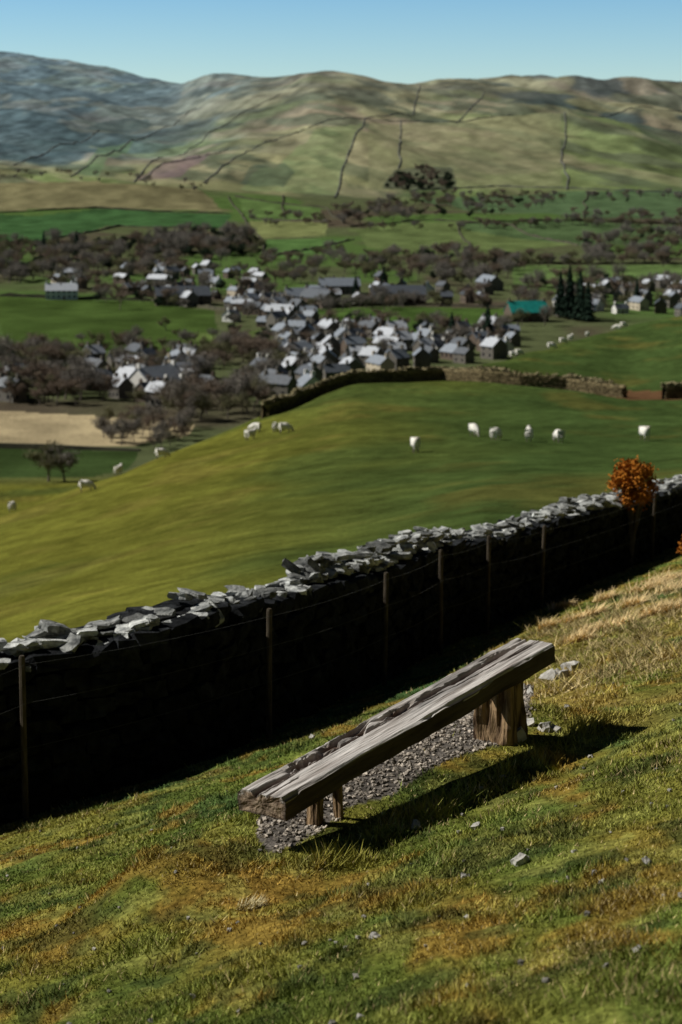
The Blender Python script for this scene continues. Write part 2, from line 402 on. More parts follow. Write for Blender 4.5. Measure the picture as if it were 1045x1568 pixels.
for wn,fr in enumerate((.95,.72,.45)):
    V=[];Fs=[]
    for a,b_ in zip(tops[:-1],tops[1:]):
        pts=[];
        for t in np.linspace(0,1,8):
            pts.append((a[0]*(1-t)+b_[0]*t+.034,a[1]*(1-t)+b_[1]*t-.02,(a[2]+a[3]*fr)*(1-t)+(b_[2]+b_[3]*fr)*t-.03*4*t*(1-t)))
        v,f=tube(pts,[.0016]*8,4,False);o=len(V);V+=v;Fs+=[tuple(q+o for q in ff) for ff in f]
    add('wire_%d'%(wn+1),pyd('wire',V,Fs,[wire_m]),fence)

# ------------------------------------------------------------------ bench
bench=bpy.data.objects.new('wooden_bench',None);sc.collection.objects.link(bench)
wood=material('weathered_wood',(.56,.525,.49),(.19,.155,.13),scale=2.6,stretch=(.7,8,8),rough=.85,spec=.12,bump=.009,bscale=8,lo=.3,hi=.62,c3=(.39,.355,.325),detail=10,attr=True)
A3=Vector((BA[0],BA[1],-3.06));B3=Vector((BB[0],BB[1],-2.87));ax=(B3-A3).normalized();LEN=(B3-A3).length
yv=Vector((-ax.y,ax.x,0)).normalized();zv=ax.cross(yv)
BM=Matrix(((ax.x,yv.x,zv.x,A3.x),(ax.y,yv.y,zv.y,A3.y),(ax.z,yv.z,zv.z,A3.z),(0,0,0,1)))
bench.matrix_world=BM
W=.275;TK=.118
per=[]
nt_=80
for k in range(nt_+1): per.append((W/2-W*k/nt_,0,0,1))
for k in range(1,7): per.append((-W/2,-TK*k/7,-1,0))
for k in range(11): per.append((-W/2+W*k/10,-TK,0,-1))
for k in range(1,7): per.append((W/2,-TK+TK*k/7,1,0))
per=np.array(per);np_=len(per);nl=600
xs=np.linspace(0,LEN,nl)
Xg=np.repeat(xs[:,None],np_,1);Wg=np.repeat(per[None,:,0],nl,0).copy();Zg=np.repeat(per[None,:,1],nl,0).copy()
top=(per[None,:,3]==1)&np.ones((nl,1),bool)
Wg+=np.sign(Wg)*.016*fbm(Xg*2.2,np.sign(Wg)*3,4,91)*(np.abs(Wg)>W*.3)
rel=Wg/W
warp=.012*fbm(Xg*2.2,Wg*5,3,92)
dz=.005*fbm(Xg*1.6,(Wg+warp)*45,4,93)+.006*fbm(Xg*2.5,Wg*12,3,94)
dk=np.zeros_like(dz)
def crack(seed,base,amp,fr,wd,dp,lo,hi,off):
    global dz,dk
    c=base+amp*fbm(xs*fr+seed,xs*0,2,seed);mm=sst(lo,hi,fbm(xs*1.0+off,xs*0,2,seed+1))
    w_=wd*(.3+1.4*vn(xs*6,xs*0,seed+2))
    jag=.004*fbm(xs*22,xs*0,2,seed+5)
    e=np.exp(-((Wg+warp*.4-c[:,None]-jag[:,None])/w_[:,None])**2)*mm[:,None]
    dz=dz-dp*e;dk=np.maximum(dk,e)
crack(96,.035,.03,.6,.009,.045,-.75,-.35,2)
crack(197,-.045,.02,.7,.004,.022,.0,.2,9)
crack(298,.085,.015,.7,.006,.03,-.2,.0,17)
crack(399,-.085,.015,.6,.003,.015,.1,.3,23)
crack(455,.0,.03,.8,.0035,.018,-.1,.1,31)
for xc,xl,wc,wl,dp in ((.5,.17,.065,.05,.06),(.9,.22,.095,.035,.055),(1.35,.16,.06,.022,.04),(1.95,.34,.05,.024,.04),(2.55,.14,.06,.02,.035)):
    edgew=wl*(.75+.7*fbm(Xg*16,Xg*0,3,int(xc*10)))
    e=np.exp(-((Xg-xc-.03*fbm(Wg*60,Wg*0,2,9))/xl)**4-((Wg-wc-.02*fbm(Xg*3,Xg*0,3,103))/np.maximum(edgew,.004))**4)
    dz=dz-dp*e*(.3+1.2*vn(Xg*5,(Wg+warp)*90,105));dk=np.maximum(dk,e*.75)
edge=sst(.43,.5,np.abs(rel));dz=dz-.011*edge-.018*edge*sst(.0,.4,fbm(Xg*4,np.sign(Wg),3,113))
Zg=Zg+np.where(top,dz,0)
sidef=(per[None,:,2]!=0)
Wg=Wg+np.where(sidef,per[None,:,2]*.008*fbm(Xg*3,Zg*40,3,107),0)
Zg=Zg-np.where(per[None,:,3]==-1,.012*fbm(Xg*2,Wg*8,3,109),0)
dkk=np.where(top,np.clip(dk*1.2,0,1),0)
blot=sst(-.05,.4,fbm(Xg*2.5,Wg*12,4,111))*.45
cb=(1-blot)[...,None]*np.ones(3)*(.75+.5*vn(Xg*2,(Wg+warp)*150,115))[...,None]
cb=cb*(1-dkk[...,None])+np.array([.27,.17,.11])*dkk[...,None]
cb=np.where(sidef[...,None]|(per[None,:,3]==-1)[...,None],np.array([.14,.115,.095])*np.ones_like(cb),cb)  # sides and underside: shade put into the wood colour
V=np.stack([Xg,Wg,Zg],-1).reshape(-1,3)
i=np.arange(nl-1)[:,None]*np_;k=np.arange(np_)[None];k2=(k+1)%np_
Fq=np.stack([i+k,i+np_+k,i+np_+k2,i+k2],-1).reshape(-1,4)
base=V.reshape(nl,np_,3);VV=[V];CC=[cb.reshape(-1,3)];FF=[Fq];off=len(V)
for st,flip,sgx in ((0,0,-1),(nl-1,1,1)):
    prof=base[st];cen=np.array([prof[:,0].mean(),0,-TK/2]);prev=st*np_+np.arange(np_)
    for f in (.8,.6,.4,.2,.02):
        q=cen+(prof-cen)*f;q[:,0]+=.006*fbm(q[:,1]*60,q[:,2]*60,2,7)-sgx*.001
        VV.append(q);c_=np.array([.6,.48,.36])*(.45+.7*vn(q[:,1]*50,q[:,2]*120,9))[:,None];CC.append(c_)
        cur=off+np.arange(np_);off+=np_
        a_,b_=prev,cur
        quad=np.stack([a_,np.roll(a_,-1),np.roll(b_,-1),b_],1)
        FF.append(quad if not flip else quad[:,::-1]);prev=cur
me=mk('seat',np.concatenate(VV),np.concatenate(FF),[wood],col=np.concatenate(CC),link=False)
bm=bmesh.new();bm.from_mesh(me);bmesh.ops.recalc_face_normals(bm,faces=bm.faces[:]);bm.to_mesh(me);bm.free()
o=add('seat',me,bench)
def rough_block(name,sx,sy,sz,n=7,amp=.012,seed=1,mat=None,taper=0):
    bm=bmesh.new();bmesh.ops.create_cube(bm,size=1);bmesh.ops.subdivide_edges(bm,edges=bm.edges[:],cuts=n,use_grid_fill=True)
    for v in bm.verts:
        c=v.co.copy();e=sum(1 for q in c if abs(q)>.46)
        f=1-.05*(e>=2);v.co=Vector((c.x*sx*f*(1-taper*c.z),c.y*sy*f*(1-taper*c.z),c.z*sz))
        nn=float(fbm(np.array([c.x*4+c.z*1.5+seed]),np.array([c.y*5+seed*3+c.z]),3,seed)[0])
        v.co+=c.normalized()*nn*amp
    me=bpy.data.meshes.new(name);bm.to_mesh(me);bm.free();me.materials.append(mat);return me
leg_m=material('leg_wood',(.3,.2,.11),(.06,.035,.02),scale=3.5,stretch=(8,8,1.6),bump=.014,bscale=8,lo=.38,hi=.62)
def world_block(name,t,off,sx,sy,amp,seed,lean=0):
    pt=A3+ax*(LEN*t)+yv*off;g0=gz(pt.x,pt.y)-.08;tp=pt.z-TK+.012
    me=rough_block(name,sx,sy,tp-g0,9,amp,seed,leg_m,.08)
    a=math.atan2(ax.y,ax.x)
    o=add(name,me,bench);o.matrix_world=Matrix.Translation((pt.x,pt.y,(tp+g0)/2))@Matrix.Rotation(a,4,'Z')@Matrix.Rotation(lean,4,'Y')
bpy.context.view_layer.update()
world_block('leg_1',.855,0.0,.2,.24,.045,3)
world_block('leg_2',.185,.04,.06,.07,.012,5,.06)
world_block('leg_3',.235,-.01,.03,.045,.006,8,-.1)
rock_m=material('pale_rock',(1.1,1.08,1.05),(.6,.6,.6),scale=14,bump=.01,attr=True)
gp=np.array(gravel_poly);n=9000
gx=rng.uniform(gp[:,0].min(),gp[:,0].max(),n*3);gy=rng.uniform(gp[:,1].min(),gp[:,1].max(),n*3)
m=inpoly(gx+.07*fbm(gx*5,gy*5,2,3),gy+.07*fbm(gx*5+9,gy*5,2,3),gp);gx=gx[m];gy=gy[m];n=len(gx)
sz=rng.uniform(.008,.021,n);gzv=H(gx,gy)+sz*.25
stones('gravel',np.c_[gx,gy,gzv],np.c_[sz*rng.uniform(.8,1.6,n),sz,sz*.7],rng.uniform(0,6,n),rng.normal(0,.4,n),rng.normal(0,.4,n),
  np.array([.32,.28,.235])*rng.uniform(.3,1.7,n)[:,None],rock_m)
def rock(u,v,w,c=(.48,.46,.42)):
    pnt=site(u,v,3.2,True);
    if not pnt: return
    yy=pnt[1];s=w*yy/F
    o=stones('rock',np.zeros((1,3)),np.array([[s,s*.75,s*.65]]),np.array([random.uniform(0,6)]),np.array([random.gauss(0,.3)]),np.array([random.gauss(0,.3)]),np.array([c]),rock_m,jit=.16)
    o.location=(pnt[0],pnt[1],gz(*pnt)+s*.18)
for u,v,w in [(873,1028,26),(862,1038,20),(845,1042,26),(852,1036,16),(800,1058,16),(815,1062,14),(637,1267,17),(730,1268,14),(798,1322,22),(992,1322,14),(922,1352,10),
   (712,1345,13),(574,1437,14),(835,1118,22),(850,1120,16),(812,1110,16),(716,1406,9),(975,1458,11),(552,1560,13),(870,1085,9),(770,1190,7),(905,1160,8),(478,1130,9),(955,1215,9),(880,1305,8),(785,1135,34)]:
    rock(u,v,w)
n=150;ly_=np.exp(rng.uniform(math.log(5.0),math.log(16),n));xx=rng.uniform(-.19,.19,n)*ly_
m=(xx>wallx(ly_)+2.0)|(ly_<11);xx=xx[m];ly_=ly_[m];n=len(xx);sz=rng.uniform(.007,.018,n)
stones('scattered_pebbles',np.c_[xx,ly_,H(xx,ly_)+sz*.6],np.c_[sz*1.3,sz,sz*.8],rng.uniform(0,6,n),rng.normal(0,.3,n),rng.normal(0,.3,n),np.array([.36,.34,.3])*rng.uniform(.4,1.1,n)[:,None],rock_m)
print('bench',time.time()-t0)

# ------------------------------------------------------------------ grass
gm_=material('grass_blades',(1.2,1.2,1.2),(.8,.8,.8),scale=3,rough=.8,spec=.1,attr=True)
n=620000
gy=np.exp(rng.uniform(math.log(4.3),math.log(36),n));gx=rng.uniform(-.205,.205,n)*gy
keep=(gx>wallx(np.clip(gy,11.5,70))+.3)|(gy<11)
gin=inpoly(gx,gy,gp)&(rng.random(n)<.985);keep&=~gin
dn=fbm(gx*2.8,gy*2.8,3,121);keep&=rng.random(n)<np.clip(.65+1.3*dn,.12,1)
gx=gx[keep];gy=gy[keep];n=len(gx)
gc=nearcol(gx,gy)*1.65
tuft=sst(.05,.4,fbm(gx*4.1,gy*4.1,3,123))
sr=gx/gy
straw=sst(.07,.105,sr+.03*fbm(gx,gy,2,5))*sst(13.5,15.5,gy)*(1-sst(24,28,gy))*sst(-.15,.25,fbm(gx*1.6,gy*.9,3,127))
sd=rng.random(n)
dry=(sd<.05+.16*sst(.05,.35,fbm(gx*1.2,gy,3,129))+.65*straw)
gc[dry]=np.array([.55,.43,.2])*rng.uniform(.45,1.0,dry.sum())[:,None]
gc*=rng.uniform(.55,1.5,n)[:,None]
h=rng.uniform(.008,.022,n)*(1+1.3*tuft)*(1+2.8*straw*rng.random(n))
rimd=np.exp(-((gx*bd[1]-gy*bd[0]-(BA[0]*bd[1]-BA[1]*bd[0])-.36)/.12)**2)*(gy>9.2)*(gy<12.2)
h*=1+1.8*rimd
wd=.0046*(gy/10)**.8*rng.uniform(.6,1.3,n)
an=rng.uniform(0,6.283,n);ln=h*rng.uniform(.2,1.4,n)*(1+straw);la=rng.uniform(0,6.283,n)
g0=H(gx,gy)-.004
bx=np.cos(an)*wd;by=np.sin(an)*wd
V=np.stack([np.c_[gx-bx,gy-by,g0],np.c_[gx+bx,gy+by,g0],np.c_[gx+np.cos(la)*ln*.9,gy+np.sin(la)*ln*.9,g0+h]],1).reshape(-1,3)
mk('grass',V,np.arange(n*3).reshape(-1,3),[gm_],col=np.repeat(gc,3,0))
def tussock(name,u,v,rad,hh,nb,c,flat=1.0):
    pt=site(u,v,3.2);
    r=rad*np.sqrt(rng.random(nb));a=rng.uniform(0,6.283,nb);bx_=r*np.cos(a)*.8;by_=r*np.sin(a)*.8
    a2=rng.normal(-.4,.9,nb)
    l=rng.uniform(.4,1,nb)*rad*1.1*flat;hz_=hh*rng.uniform(.2,1,nb);w=.0032*(pt[1]/8)
    b0=np.c_[pt[0]+bx_,pt[1]+by_,H(pt[0]+bx_,pt[1]+by_)-.005];pn=np.c_[-np.sin(a2),np.cos(a2),a*0]*w
    tip=b0+np.c_[np.cos(a2)*l,np.sin(a2)*l,hz_]
    V=np.stack([b0-pn,b0+pn,tip],1).reshape(-1,3)
    mk(name,V,np.arange(nb*3).reshape(-1,3),[gm_],col=np.repeat(np.array(c)*rng.uniform(.4,1.15,nb)[:,None],3,0))
tussock('dead_grass_tuft',380,1390,.07,.07,260,(.65,.55,.3))
for u,v,r in [(855,935,.16),(900,945,.2),(940,960,.2),(985,905,.28),(880,985,.16),(1010,890,.3),(925,920,.2),(960,930,.22),(1030,905,.3),(835,965,.12),(1000,940,.2),(900,970,.18),(870,955,.16),(1025,935,.2)]:
    tussock('dead_grass_tuft',u,v,r,.16,420,(.8,.6,.3),1.2)
print('grass',n,time.time()-t0)

# ------------------------------------------------------------------ trees
bark=material('bark',(.2,.17,.14),(.1,.08,.065),scale=2)
def leafm(name,c1,c2,sc_=.35): return material(name,c1,c2,scale=sc_,rough=.9,spec=.05)
twig_b=leafm('twigs_brown',(.25,.19,.14),(.12,.09,.07));twig_g=leafm('twigs_grey',(.27,.245,.21),(.14,.125,.11))
twig_o=leafm('twigs_olive',(.2,.19,.1),(.1,.1,.055));con_m=leafm('conifer_needles',(.03,.055,.035),(.012,.024,.016))
ever=leafm('evergreen_leaves',(.045,.065,.035),(.02,.032,.02));gold=leafm('rusty_leaves',(.5,.19,.025),(.2,.06,.01),6)
def tree_mesh(name,seed,hgt,spread,leaf,ntw,twl,tww,trunk=.28,leafbase=.3,depth=3,lean=0):
    R=random.Random(seed);segs=[];tips=[]
    def br(p,d,l,r,dep):
        pts=[p];rad=[r];q=p.copy();dd=d.copy()
        for k in range(3):
            dd=(dd+Vector((R.gauss(0,.13),R.gauss(0,.13),R.gauss(.03,.08)))).normalized();q=q+dd*l/3;pts.append(q.copy());rad.append(r*(1-.2*(k+1)))
        segs.append((pts,rad,5 if dep<2 else 3))
        if dep>=1: tips.append((pts,dep))
        if dep<depth:
            for k in range(R.choice((3,4,4)) if dep else 6):
                t=R.uniform(.35,1.0);i=min(2,int(t*3));bp=pts[i].lerp(pts[i+1],t*3-i)
                a=R.uniform(0,6.283);sp=spread*(1 if dep==0 else .8)
                nd=(dd*.75+Vector((math.cos(a)*sp,math.sin(a)*sp,R.uniform(-.1,.35)))).normalized()
                br(bp,nd,l*R.uniform(.55,.8),r*.5,dep+1)
    br(Vector((0,0,-.3)),Vector((lean,0,1)).normalized(),hgt*.45,trunk,0)
    V=[]
    FQ=[];MI=[]
    for pts,rad,n_ in segs:
        v,f=tube(pts,rad,n_,False);o=len(V);V+=v
        for ff in f: FQ.append(tuple(q+o for q in ff));MI.append(0)
    for k in range(ntw):
        pts,dep=R.choice(tips);t=R.random();i=min(2,int(t*3));p=pts[i].lerp(pts[i+1],t*3-i)
        p=p+Vector((R.gauss(0,1),R.gauss(0,1),R.gauss(0,1)))*hgt*.035
        d=Vector((R.gauss(0,1),R.gauss(0,1),R.gauss(.4,.8))).normalized()*twl*R.uniform(.5,1.3)
        w=d.orthogonal().normalized();w.rotate(Matrix.Rotation(R.uniform(0,6),3,d));w*=tww*R.uniform(.6,1.3)
        o=len(V);V+=[p-w,p+d*.5-w*.3+w.cross(d)*.1,p+d,p+w];FQ.append((o,o+1,o+2,o+3));MI.append(1)
    Va=np.array([tuple(v) for v in V]);zs=Va[:,2].max();Va*=hgt/zs
    return mk(name,Va,np.array(FQ),[bark,leaf],midx=MI,link=False)
bare=[tree_mesh('bare_tree',i,1*h_,sp,lf,2000,.95,.075) for i,(h_,sp,lf) in enumerate([(12,.9,twig_b),(14,.8,twig_g),(11,1.1,twig_g),(10,1.0,twig_o),(13,.9,twig_b),(11,.9,twig_o)])]
bush_d=[tree_mesh('dark_tree',20+i,8,1.2,ever,2600,.8,.2) for i in range(2)]
def conifer(name,seed,hgt,rad):
    R=random.Random(seed);V,Fs=tube([(0,0,-.3),(0,0,hgt*.5),(0,0,hgt*.97)],[.3,.18,.03],5,False);V=list(V);MI=[0]*len(Fs)
    for k in range(1500):
        t=R.random()**1.3;z_=hgt*(.08+.92*t);rr=rad*(1-t)**.8*(1+.2*math.sin(z_*3.2))*R.uniform(.35,1.05)+.12;a=R.uniform(0,6.283)
        c=Vector((math.cos(a)*rr*.5,math.sin(a)*rr*.5,z_));e=Vector((math.cos(a)*rr,math.sin(a)*rr,z_-rr*.25));w=Vector((-math.sin(a),math.cos(a),R.uniform(-.5,.5)))*.22*R.uniform(.6,1.4)
        o=len(V);V+=[c-w,e-w*.3,e+w*.6,c+w+Vector((0,0,.25))];Fs.append((o,o+1,o+2,o+3));MI.append(1)
    return mk(name,np.array([tuple(v) for v in V]),np.array(Fs),[bark,con_m],midx=MI,link=False)
cons=[conifer('conifer',40+i,15,3+.4*i) for i in range(3)]
def put(name,me,x_,y_,scl,parent=None,sink=0):
    M=Matrix.Translation((x_,y_,gz(x_,y_)-sink))@Matrix.Rotation(random.uniform(0,6.28),4,'Z')@Matrix.Diagonal((scl*random.uniform(.85,1.2),scl*random.uniform(.85,1.2),scl,1))
    return add(name,me,parent,M)
def rpoly(pts):
    us=[q[0] for q in pts];vs=[q[1] for q in pts];P=np.array(pts,float)
    while True:
        u=random.uniform(min(us),max(us));v=random.uniform(min(vs),max(vs))
        if inpoly(np.array([u]),np.array([v]),P)[0]: return u,v
def wood_area(name,pts,n,kinds,s0,s1,ymin=420):
    e=bpy.data.objects.new(name,None);sc.collection.objects.link(e)
    for _ in range(n):
        q=site(*rpoly(pts),ymin)
        if q: put('tree',random.choice(kinds),q[0],q[1],random.uniform(s0,s1),e)
W_='distant_woodland'
wood_area(W_,[(-20,385),(60,372),(130,375),(250,362),(390,370),(395,405),(300,415),(150,425),(-20,435)],240,bare+bush_d,.8,1.25)
wood_area(W_,[(180,375),(300,358),(392,368),(395,395),(250,398)],90,bush_d+bare[:2],.9,1.5)
wood_area(W_,[(-20,540),(120,555),(140,585),(120,625),(-20,620)],75,bare+bush_d[:1],.7,1.1)
wood_area(W_,[(280,545),(420,540),(440,600),(400,640),(300,650),(240,640)],50,bare,.6,1.05)
wood_area(W_,[(150,650),(290,645),(330,640),(250,690),(160,682)],30,bare,.35,.65)
wood_area(W_,[(560,395),(700,385),(820,410),(760,440),(560,430)],120,bare+bush_d[:1],.7,1.2)
wood_area(W_,[(800,440),(900,425),(1060,440),(1060,470),(900,480),(780,475)],80,bare+bush_d[:1],.7,1.1)
wood_area(W_,[(880,372),(1060,352),(1060,395),(900,398)],80,bare+bush_d[:1],.7,1.1)
wood_area(W_,[(500,325),(640,305),(800,300),(880,318),(740,335),(520,345)],110,bare+bush_d[:1],.7,1.2)
wood_area(W_,[(590,292),(600,272),(650,262),(695,270),(700,292)],60,bush_d+bare[:1],.8,1.4)
wood_area(W_,[(640,300),(1060,300),(1060,312),(640,318)],55,bare+bush_d[:1],.7,1.1)
wood_area(W_,[(-20,275),(100,265),(340,290),(330,298),(100,276),(-20,282)],30,bare,.5,.9)
wood_area(W_,[(540,345),(1060,345),(1060,352),(540,352)],40,bare,.5,.9)
wood_area(W_,[(760,400),(1060,398),(1060,408),(760,410)],50,bare,.6,1.0)
wood_area(W_,[(860,330),(1060,330),(1060,350),(860,350)],45,bare,.6,1.0)
wood_area(W_,[(380,330),(520,333),(510,345),(390,348)],26,bare,.5,.9)
wood_area(W_,[(400,395),(560,385),(560,430),(420,440)],50,bare,.6,1.0)
wood_area(W_,[(100,520),(420,515),(430,545),(120,545)],40,bare,.4,.8)
wood_area(W_,[(30,430),(400,410),(420,470),(180,472)],95,bare+bush_d[:1],.5,.95)
wood_area(W_,[(420,470),(780,450),(780,475),(430,480)],40,bare,.5,.9)
wood_area(W_,[(350,470),(780,515),(770,550),(600,560),(420,600),(340,540)],100,bare+bush_d,.45,.85)
wood_area(W_,[(130,550),(300,550),(300,640),(130,630)],34,bare,.5,.85)
def one(name,me,u,v,scl,ymin=420):
    q=site(u,v,ymin)
    if q: put(name,me,q[0],q[1],scl)
for u,v,s in [(872,490,1.75),(858,488,1.5),(888,492,1.6),(900,494,1.3),(747,522,1.05),(692,520,.8),(68,392,1.4),(118,392,1.4),(90,395,1.1),(588,445,1.0),(975,470,1.0),(545,452,.8)]: one('conifer',random.choice(cons),u,v,s)
for u,v,s in [(645,516,.8),(660,518,.7),(395,392,1.1),(370,392,1.2)]: one('evergreen_tree',bush_d[0],u,v,s)
for u,v,s in [(75,752,.95),(100,754,.8),(230,672,.6),(590,512,.9),(610,512,.8),(255,505,.7),(150,545,.9),(345,625,1.0),(785,510,.9),(800,500,.9),(835,500,.8)]: one('bare_tree',random.choice(bare),u,v,s)
def shrub(name,x_,y_,hgt,rad,zc):
    R=random.Random(3);V=[];Fs=[];MI=[];g0=gz(x_,y_)
    for k in range(26):
        a=R.uniform(0,6.283);e=(math.cos(a)*rad*R.uniform(.2,.7),math.sin(a)*rad*R.uniform(.2,.7),R.uniform(zc,hgt*.9))
        v,f=tube([(0,0,-.05),(e[0]*.3,e[1]*.3,e[2]*.5),e],[.015,.01,.004],4,False);o=len(V);V+=v;Fs+=[tuple(q+o for q in ff) for ff in f];MI+=[0]*len(f)
    cz=(zc+hgt)/2;ch=(hgt-zc)/2;cl=[]
    while len(cl)<46:
        q=Vector((R.uniform(-1,1),R.uniform(-1,1),R.uniform(-1.1,.95)))
        if q.length<1: cl.append(Vector((q.x*rad*.85,q.y*rad*.85,cz+q.z*ch)))
    for k in range(5200):
        c=R.choice(cl);p_=c+Vector((R.gauss(0,1),R.gauss(0,1),R.gauss(0,1)))*rad*.15
        d=Vector((R.gauss(0,1),R.gauss(0,1),R.gauss(0,1))).normalized()*.026;w=d.orthogonal()*.6
        o=len(V);V+=[p_-w,p_+d,p_+w,p_-d];Fs.append((o,o+1,o+2,o+3));MI.append(1)
    ob=mk(name,np.array([tuple(v) for v in V]),np.array(Fs),[bark,gold],midx=MI);ob.location=(x_,y_,g0)
shrub('rusty_shrub',4.95,33.3,1.85,.38,1.05)
q=site(1064,864);shrub('rusty_shrub',q[0],q[1],.42,.22,.05)
print('trees',time.time()-t0)

# ------------------------------------------------------------------ field boundaries in the distance
hill_wall_m=material('distant_wall_stone',(.15,.155,.14),(.1,.1,.09),scale=.2)
hedge_m=material('hedge',(.1,.09,.06),(.05,.05,.035),scale=.2)
def boundary(name,pts,w,h_,m,ymin=430):
    P=[site(u,v,ymin) for u,v in pts];P=[q for q in P if q]
    if len(P)<2: return
    P=resample(P,8);P=P+np.c_[fbm(P[:,1]/160,P[:,0]/160,3,7),fbm(P[:,0]/160,P[:,1]/160,3,8)]*7
    tg=np.gradient(P,axis=0);tg/=np.hypot(tg[:,0],tg[:,1])[:,None];nn=np.c_[tg[:,1],-tg[:,0]]*w/2
    hh=h_*(.4+1.2*rng.random(len(P)));r=[]
    for sgn,up in ((1,-1),(.7,1),(-.7,1),(-1,-1)):
        Q=P+nn*sgn;g_=H(Q[:,0],Q[:,1]);r.append(np.c_[Q,g_+(hh if up>0 else -.5)])
    V=np.stack(r,1).reshape(-1,3);i=np.arange(len(P)-1)*4
    mk(name,V,np.concatenate([np.stack([i+k,i+k+1,i+5+k,i+4+k],1) for k in range(3)]),[m])
for L_ in [[(513,303),(535,240),(560,182)],[(560,182),(635,180),(641,131)],[(558,184),(500,186),(380,240),(310,284)],[(560,184),(700,188),(870,178),(1080,176)],[(866,178),(862,240),(868,290)],
   [(630,292),(760,282),(1080,296)],[(205,282),(250,245),(330,200),(430,150)],[(110,272),(200,215),(300,165)],[(615,190),(612,262)],[(740,150),(700,190)],[(350,235),(250,262),(215,280)],[(20,250),(90,225),(150,200)]]:
    boundary('field_wall',L_,1.9,1.4,hill_wall_m,2600)
for L_ in [[(385,336),(510,339)],[(540,347),(660,336),(780,345),(880,378)],[(350,300),(370,330),(400,366),(405,395)],[(-20,374),(60,371),(180,347),(350,351)],[(780,404),(1080,404)],[(360,300),(500,318),(530,340)],[(700,342),(860,339),(1080,344)],[(-20,326),(150,319),(350,329)],[(0,455),(240,459),(340,475)],[(470,472),(600,468),(780,473)],[(785,440),(1060,436)],[(0,684),(205,689)],[(400,398),(540,366)],[(430,300),(440,335)],[(900,292),(890,335)],[(700,345),(720,390)]]:
    boundary('hedgerow',L_,1.6,.9 if L_[0][1]>600 else 1.4,hedge_m)

# ------------------------------------------------------------------ houses
slate=[material('slate_light',(.5,.52,.56),(.36,.38,.41),scale=1.5,rough=.5,spec=.5),material('slate_mid',(.25,.28,.32),(.17,.19,.22),scale=1.5,rough=.5,spec=.5),material('slate_dark',(.1,.11,.13),(.06,.07,.08),scale=1.5,rough=.5,spec=.4)]
wallm=[material('grey_stone',(.18,.165,.14),(.1,.09,.08),scale=2),material('white_render',(.72,.7,.65),(.6,.58,.54),scale=1),material('brown_stone',(.15,.115,.09),(.09,.07,.055),scale=2),material('cream_render',(.5,.44,.33),(.42,.36,.28),scale=1)]
glass=material('window_glass',(.02,.025,.03),(.015,.015,.02),rough=.1,spec=.6);doorm=material('door_paint',(.12,.04,.03),(.08,.03,.03));teal=material('teal_roof',(.02,.27,.23),(.015,.18,.16),scale=.5,rough=.5)
def boxv(cx,cy,cz,sx,sy,sz):
    V=[(cx+a*sx/2,cy+b_*sy/2,cz+c*sz/2) for c in (-1,1) for a,b_ in ((-1,-1),(1,-1),(1,1),(-1,1))]
    return V,[(3,2,1,0),(4,5,6,7),(0,1,5,4),(1,2,6,5),(2,3,7,6),(3,0,4,7)]
def boxes(name,bs,m):
    V=[];Fs=[]
    for b_ in bs:
        v,f=boxv(*b_);o=len(V);V+=v;Fs+=[tuple(q+o for q in ff) for ff in f]
    return pyd(name,V,Fs,[m])
def house_parts(Lh,Wh,hw_,wm,rm,nwin,porch=False):
    rh=Wh*.42;parts=[]
    V=[(-Lh/2,-Wh/2,-1.5),(Lh/2,-Wh/2,-1.5),(Lh/2,Wh/2,-1.5),(-Lh/2,Wh/2,-1.5),(-Lh/2,-Wh/2,hw_),(Lh/2,-Wh/2,hw_),(Lh/2,Wh/2,hw_),(-Lh/2,Wh/2,hw_),(-Lh/2,0,hw_+rh),(Lh/2,0,hw_+rh)]
    parts.append(('walls',pyd('walls',V,[(0,1,5,4),(1,2,6,9,5),(2,3,7,6),(3,0,4,8,7)],[wm])))
    ov=.4;a=Lh/2+.3;w=Wh/2+ov;ze=hw_-ov*rh/(Wh/2)+.05;zt=hw_+rh+.05
    V=[];Fs=[]
    for sgn in (-1,1):
        o=len(V);V+=[(-a,sgn*w,ze),(a,sgn*w,ze),(a,0,zt),(-a,0,zt),(-a,sgn*w,ze+.2),(a,sgn*w,ze+.2),(a,0,zt+.22),(-a,0,zt+.22)]
        Fs+=[tuple(q+o for q in f) for f in ((4,5,6,7),(0,1,5,4),(0,3,2,1),(0,4,7,3),(1,2,6,5))]
    parts.append(('roof',pyd('roof',V,Fs,[rm])))
    parts.append(('chimneys',boxes('chimneys',[(-Lh/2+.6,0,hw_+rh+.5,.8,1.3,1.9),(Lh/2-.6,0,hw_+rh+.5,.8,1.3,1.9),(-Lh/2+.6,.3,hw_+rh+1.6,.25,.25,.4),(-Lh/2+.6,-.3,hw_+rh+1.6,.25,.25,.4)],wm)))
    wb=[]
    for fl in range(2 if hw_>4 else 1):
        for k in range(nwin):
            xk=-Lh/2+Lh*(k+.5)/nwin
            for sgn in (-1,1):
                if fl==0 and sgn<0 and k==nwin//2: continue
                wb.append((xk,sgn*Wh/2,1.5+2.6*fl,1.1,.12,1.3))
    for sgn in (-1,1): wb.append((sgn*Lh/2,1.2,1.5,.12,1.,1.2))
    parts.append(('windows',boxes('windows',wb,glass)))
    parts.append(('door',boxes('door',[(-Lh/2+Lh*(nwin//2+.5)/nwin,-Wh/2,1.0,1.0,.14,2.1)],doorm)))
    return parts
variants=[]
for i in range(18):
    variants.append(house_parts(random.choice((7,8,9,11,14)),random.uniform(5.5,7.5),random.choice((4.6,5.0,5.2,3.0)),wallm[(0,1,0,2,0,2,3,2,0,0,1,2,0,0,2,0,2,0)[i]],slate[(0,1,2,0,1,2,1,2,1,0,2,1,2,1,2,2,1,0)[i]],random.choice((2,3,3))))
